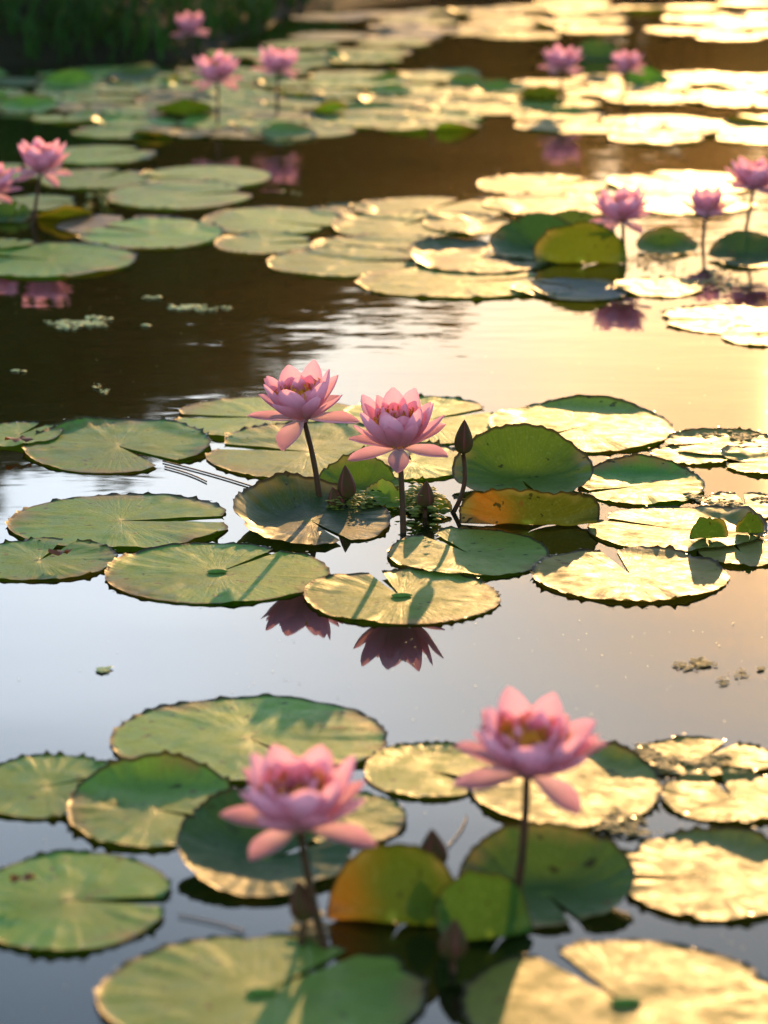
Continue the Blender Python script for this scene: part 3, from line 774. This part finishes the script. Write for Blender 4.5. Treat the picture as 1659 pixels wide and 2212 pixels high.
flower((1515, 525), (1524, 468), 118, [(178, 60), (-120, 70), (-50, 68), (10, 60), (70, 60), (120, 60)], 'small cup-shaped pink water lily in the sun glare', 44, tilt=(2, 0), openness=.75, height=.9)
flower((1603, 515), (1628, 408), 122, [(175, 82), (-140, 84), (-60, 90), (0, 80), (60, 85), (120, 85)], 'tall pink water lily at the right frame edge', 47, tilt=(3, 4))

# ------------------------------------------------------------------ far groups, out of focus
flower((470, 268), (470, 176), 108, [(182, 94), (-140, 104), (-30, 112), (0, 90), (60, 85), (120, 85)], 'pink water lily over the left far pads, the left of two', 51, tilt=(8, 0))
flower((598, 250), (600, 155), 96, [(178, 88), (-120, 95), (-20, 104), (10, 90), (60, 85), (120, 85)], 'pink water lily over the left far pads, the right of two', 54, tilt=(4, 3))
flower((412, 120), (411, 72), 78, [(182, 90), (-120, 90), (-30, 95), (0, 90), (60, 85), (120, 85)], 'tiny pink water lily in front of the grassy bank, farthest of all', 57, tilt=(8, 0))
flower((1215, 225), (1212, 150), 90, [(182, 88), (-120, 90), (-20, 104), (0, 90), (60, 85), (120, 85)], 'pink water lily in the far golden glow, the left of two', 61, tilt=(8, 0))
flower((1350, 205), (1353, 152), 76, [(178, 80), (-120, 90), (-20, 100), (10, 80), (60, 85), (120, 85)], 'pink water lily in the far golden glow, the right of two', 64, tilt=(8, 0))
rf = random.Random(77)
def scatter(n, x0, x1, y0, y1, label, tints, inside=None, wm=.27, group='far lily pads'):
    got = []; tries = 0
    while len(got) < n and tries < 4000:
        tries += 1
        x, y = rf.uniform(x0, x1), rf.uniform(y0, y1)
        if inside and not inside(x, y): continue
        c = on_water(x, y); w_ = wm * rf.uniform(.72, 1.12) * F / c.y
        if max(land(c.x - .08, c.y), land(c.x - .08, c.y + .1), land(c.x, c.y)) > -.06: continue
        if any(((x - a) / (w_ * .8)) ** 2 + ((y - b) / (w_ * (y + 550) / F * .72)) ** 2 < 1 for a, b in got): continue
        got.append((x, y))
    got.sort(key=lambda p: p[1])
    for x, y in got:
        c = on_water(x, y); w_ = wm * rf.uniform(.78, 1.12) * F / c.y
        li = [(rf.uniform(0, 360), rf.uniform(25, 45), rf.uniform(15, 45), .55)] if rf.random() < .3 else ()
        pad(x, y, w_, w_ * (y + 550) / F * rf.uniform(.9, 1.1), rf.uniform(0, 360), label, li, rf.choice(tints), rf.uniform(2, 7), group=group, wav=1.4)
scatter(44, -60, 640, 150, 292, 'blurred green lily pad in the crowded patch around the two left far flowers', [GREEN, PALE, GREEN, DEEP],
        lambda x, y: y < 225 + max(0, min(70, (x - 0) * .24)), wm=.215)
scatter(14, 640, 1010, 165, 292, 'blurred yellowish lily pad in the patch right of the two left far flowers', [OLIVE, PALE, OLIVE])
scatter(7, 1020, 1260, 165, 278, 'blurred golden lily pad around the left flower of the far glow', [OLIVE, SUN_GOLD])
scatter(6, 1300, 1700, 255, 300, 'glaring gold lily pad in the front right far raft', [SUN_GOLD])
scatter(9, 1330, 1700, 165, 222, 'glaring gold lily pad in the middle right far raft', [SUN_GOLD])
scatter(22, 1000, 1700, 0, 84, 'tiny glittering gold lily pad in the farthest raft at top right', [SUN_GOLD])
scatter(9, 620, 1000, 20, 95, 'dim brownish lily pad in the farthest raft near the top', [OLIVE, (.17, .16, .10)])
scatter(6, 430, 830, 88, 140, 'greyish green lily pad between the farthest flower and the far patch', [PALE, GREEN])
for (x, y, w_, an, p, t, lab) in [(400, 250, 130, -90, 45, DEEP, 'dark green upright leaf below the left far flower'),
                                 (715, 246, 76, -80, 70, GREEN, 'small green and red folded leaf in the left far patch'),
                                 (625, 296, 120, 95, 22, GREEN, 'bright green leaf with raised back at the front of the left far patch'),
                                 (1080, 200, 105, 95, 30, GREEN, 'bright green raised leaf left of the far glow flowers'),
                                 (1170, 215, 110, -90, 45, DEEP, 'dark green folded leaf under the far glow flower'),
                                 (1395, 185, 100, 95, 60, GREEN, 'green raised leaf under the right far glow flower'),
                                 (1010, 185, 90, 95, 35, GREEN, 'low green raised leaf at the far centre of the pond'),
                                 (150, 190, 120, 95, 34, GREEN, 'green leaf with lifted back in the middle of the left far patch'),
                                 (290, 172, 110, 60, 40, DEEP, 'dark leaf tipped up left of the two left far flowers'),
                                 (60, 238, 130, 100, 26, GREEN, 'green leaf with lifted rim near the left frame edge in the far patch'),
                                 (840, 205, 100, 80, 20, OLIVE, 'olive leaf with lifted back at the far centre'),
                                 (1290, 128, 110, 95, 60, DEEP, 'dim green raised leaf between the two far glow flowers')]:
    pad(x, y, w_, w_ * (y + 550) / F * 1.1, an + 180, lab, [(an, 70, p, .05)], t, 3, name='raised_leaf', cat='lily leaf', group='raised lily leaves', wav=1.5)

# ------------------------------------------------------------------ small floating things
duckweed(185, 699, 190, 26, 150, 'long duckweed patch on the dark water at left', 1)
duckweed(418, 663, 130, 22, 90, 'duckweed patch with a round tip on the dark water', 2)
duckweed(335, 646, 70, 8, 16, 'thin line of duckweed behind the round-tipped patch', 3)
duckweed(318, 705, 46, 8, 14, 'little duckweed scrap right of the long patch', 4)
duckweed(46, 801, 46, 6, 10, 'tiny duckweed scrap near the left frame edge on dark water', 5)
duckweed(222, 838, 60, 24, 16, 'faint loose duckweed behind the rim-turned pad', 6, size=.003)
duckweed(226, 1450, 80, 22, 34, 'sparse duckweed tuft on the pale blue water', 7, size=.0035)
duckweed(1500, 1440, 120, 22, 120, 'sunlit duckweed scraps on the open water at right', 8, M_SCUM, .0028)
duckweed(1580, 1478, 110, 60, 40, 'loose specks of duckweed below the sunlit scraps', 9, M_SCUM, .0024)
duckweed(1650, 1446, 40, 16, 18, 'duckweed scrap at the right frame edge', 10, M_SCUM, .0028)
duckweed(625, 416, 60, 12, 8, 'two pale floating specks on the dark far water', 11)
for k, (x, y, w_, h_, n_, lab) in enumerate([(1405, 1650, 110, 60, 120, 'glittering brown scum against the ragged golden pad'),
        (1350, 1790, 150, 60, 120, 'glittering scum between the golden pads at right foreground'),
        (1500, 1655, 170, 30, 110, 'wet scum strip lying across the ragged golden pad'),
        (1570, 945, 170, 26, 110, 'yellow scum along the dark-rimmed pad at right'),
        (1560, 1085, 150, 34, 90, 'yellow scum between golden pads at right'),
        (1420, 560, 150, 60, 140, 'glittering scum below the small cup-shaped flower'),
        (1560, 610, 170, 50, 140, 'glittering orange scum below the dark raised leaf'),
        (1430, 328, 110, 40, 60, 'gold sparkling scum on the brown far water')]):
    duckweed(x, y, w_, h_, n_, lab, 60 + k, M_SCUM, .005, 'pond_scum', 'pond scum', .002, 'scum patches among the pads')
duckweed(905, 1108, 105, 42, 260, 'mossy green weed clump at the foot of the sharp middle flower', 80, M_MOSS, .0052, 'weed_clump', 'water weed', .028, 'weed clumps at stem feet')
duckweed(780, 1100, 130, 26, 300, 'dark mossy weed clump between the sharp flower stems', 81, M_MOSS, .0038, 'weed_clump', 'water weed', .016, 'weed clumps at stem feet')
duckweed(680, 2020, 70, 50, 60, 'brown weed scrap by the left foreground stem', 82, M_SCUM, .006, 'weed_clump', 'water weed', .012, 'weed clumps at stem feet')
duckweed(215, 450, 50, 34, 60, 'leafy weed sprig right of the left flower stem', 83, M_MOSS, .007, 'weed_clump', 'water weed', .03, 'weed clumps at stem feet')

def floating_stem(a, b, label, seed, r_=.0011, bow=.003):
    p, q = on_water(*a, .0018), on_water(*b, .0018)
    m = p.lerp(q, .5)
    V, Fc = tube(curve_pts(p - m, q - m, Vector((bow, bow * .6, 0)), 14), [r_] * 15, 8)
    o = link_mesh('floating_stem', V, Fc, M_STEM); o.location = m
    tag(o, label, 'stem', 'loose stems lying on the water')
floating_stem((352, 996), (562, 1056), 'long thin stem lying on the pale water beside the dark cupped leaf', 1)
floating_stem((356, 1008), (446, 1040), 'short thin stem lying beside the long one', 2, bow=.004)
floating_stem((385, 1976), (530, 2012), 'faint thin stem on the blue water in the left foreground', 3, .0007)
floating_stem((968, 1826), (1008, 1762), 'faint thin stem on the water behind the dark pointed bud', 4, .0007)

def scrap(cx, cy, z, size, label, seed):
    rp = random.Random(seed); c = on_water(cx, cy, z)
    V, Fc = [(0, 0, .004)], []
    n = 14
    for k in range(n):
        a = 2 * PI * k / n; rr = size * (.6 + .5 * rp.random())
        V.append((rr * math.cos(a), rr * .6 * math.sin(a), rp.uniform(0, .008)))
    for k in range(n): Fc.append((0, k + 1, (k + 1) % n + 1))
    o = link_mesh('leaf_scrap', V, Fc, M_DEADLEAF); o.location = c
    tag(o, label, 'dead leaf', 'dead scraps lying on pads')
scrap(50, 1905, .012, .013, 'red-brown crumpled scrap on the split pad at lower left', 1)
scrap(130, 1199, .012, .014, 'rusty scrap of dead leaf on the stained pad at left', 2)
scrap(42, 953, .016, .022, 'orange-brown leaf scrap on the yellowed pad at the left edge', 3)

V, Fc = [], []                                       # pollen and dust on the film of the open water
rq = random.Random(12)
while len(V) < 6 * 360:
    x, y = rq.uniform(-40, W + 40), rq.choice([rq.uniform(1340, 1560), rq.uniform(620, 900), rq.uniform(300, 440), rq.uniform(1750, 2212)])
    if noise.noise(Vector((x * .006, y * .012, 2))) + rq.uniform(-.5, .5) < .1: continue
    c = on_water(x, y, .0012); k = len(V); s = rq.uniform(.0004, .0013) * (c.y / 3.4) ** .7; a0 = rq.uniform(0, 6)
    V += [(c.x + s * math.cos(a0 + q * PI / 3) * rq.uniform(.6, 1.2), c.y + s * math.sin(a0 + q * PI / 3) * .8, .0012) for q in range(6)]
    Fc.append(tuple(range(k, k + 6)))
tag(link_mesh('pollen', V, Fc, M_WEED, smooth=False), 'fine pollen specks and dust scattered over the open pond water', 'pollen', kind='stuff')
# ------------------------------------------------------------------ warm evening haze over the whole place
def haze(density, g_):
    t = NT('haze_air')
    pv = t.n('ShaderNodeVolumePrincipled')
    pv.inputs['Color'].default_value = (1, .74, .42, 1); pv.inputs['Density'].default_value = density
    pv.inputs['Anisotropy'].default_value = g_
    t.l(pv.outputs[0], t.out.inputs['Volume'])
    x0, x1, y0, y1, z0, z1 = -340, 340, -340, 440, -1.8, 12.0
    V = [(x, y, z) for z in (z0, z1) for x, y in ((x0, y0), (x1, y0), (x1, y1), (x0, y1))]
    Fc = [(0, 3, 2, 1), (4, 5, 6, 7), (0, 1, 5, 4), (1, 2, 6, 5), (2, 3, 7, 6), (3, 0, 4, 7)]
    o = link_mesh('haze', V, Fc, t.m, smooth=False)
    o.display_type = 'WIRE'
    tag(o, 'warm golden evening haze glowing towards the low sun', 'haze', kind='stuff')
haze(.0005, .965)
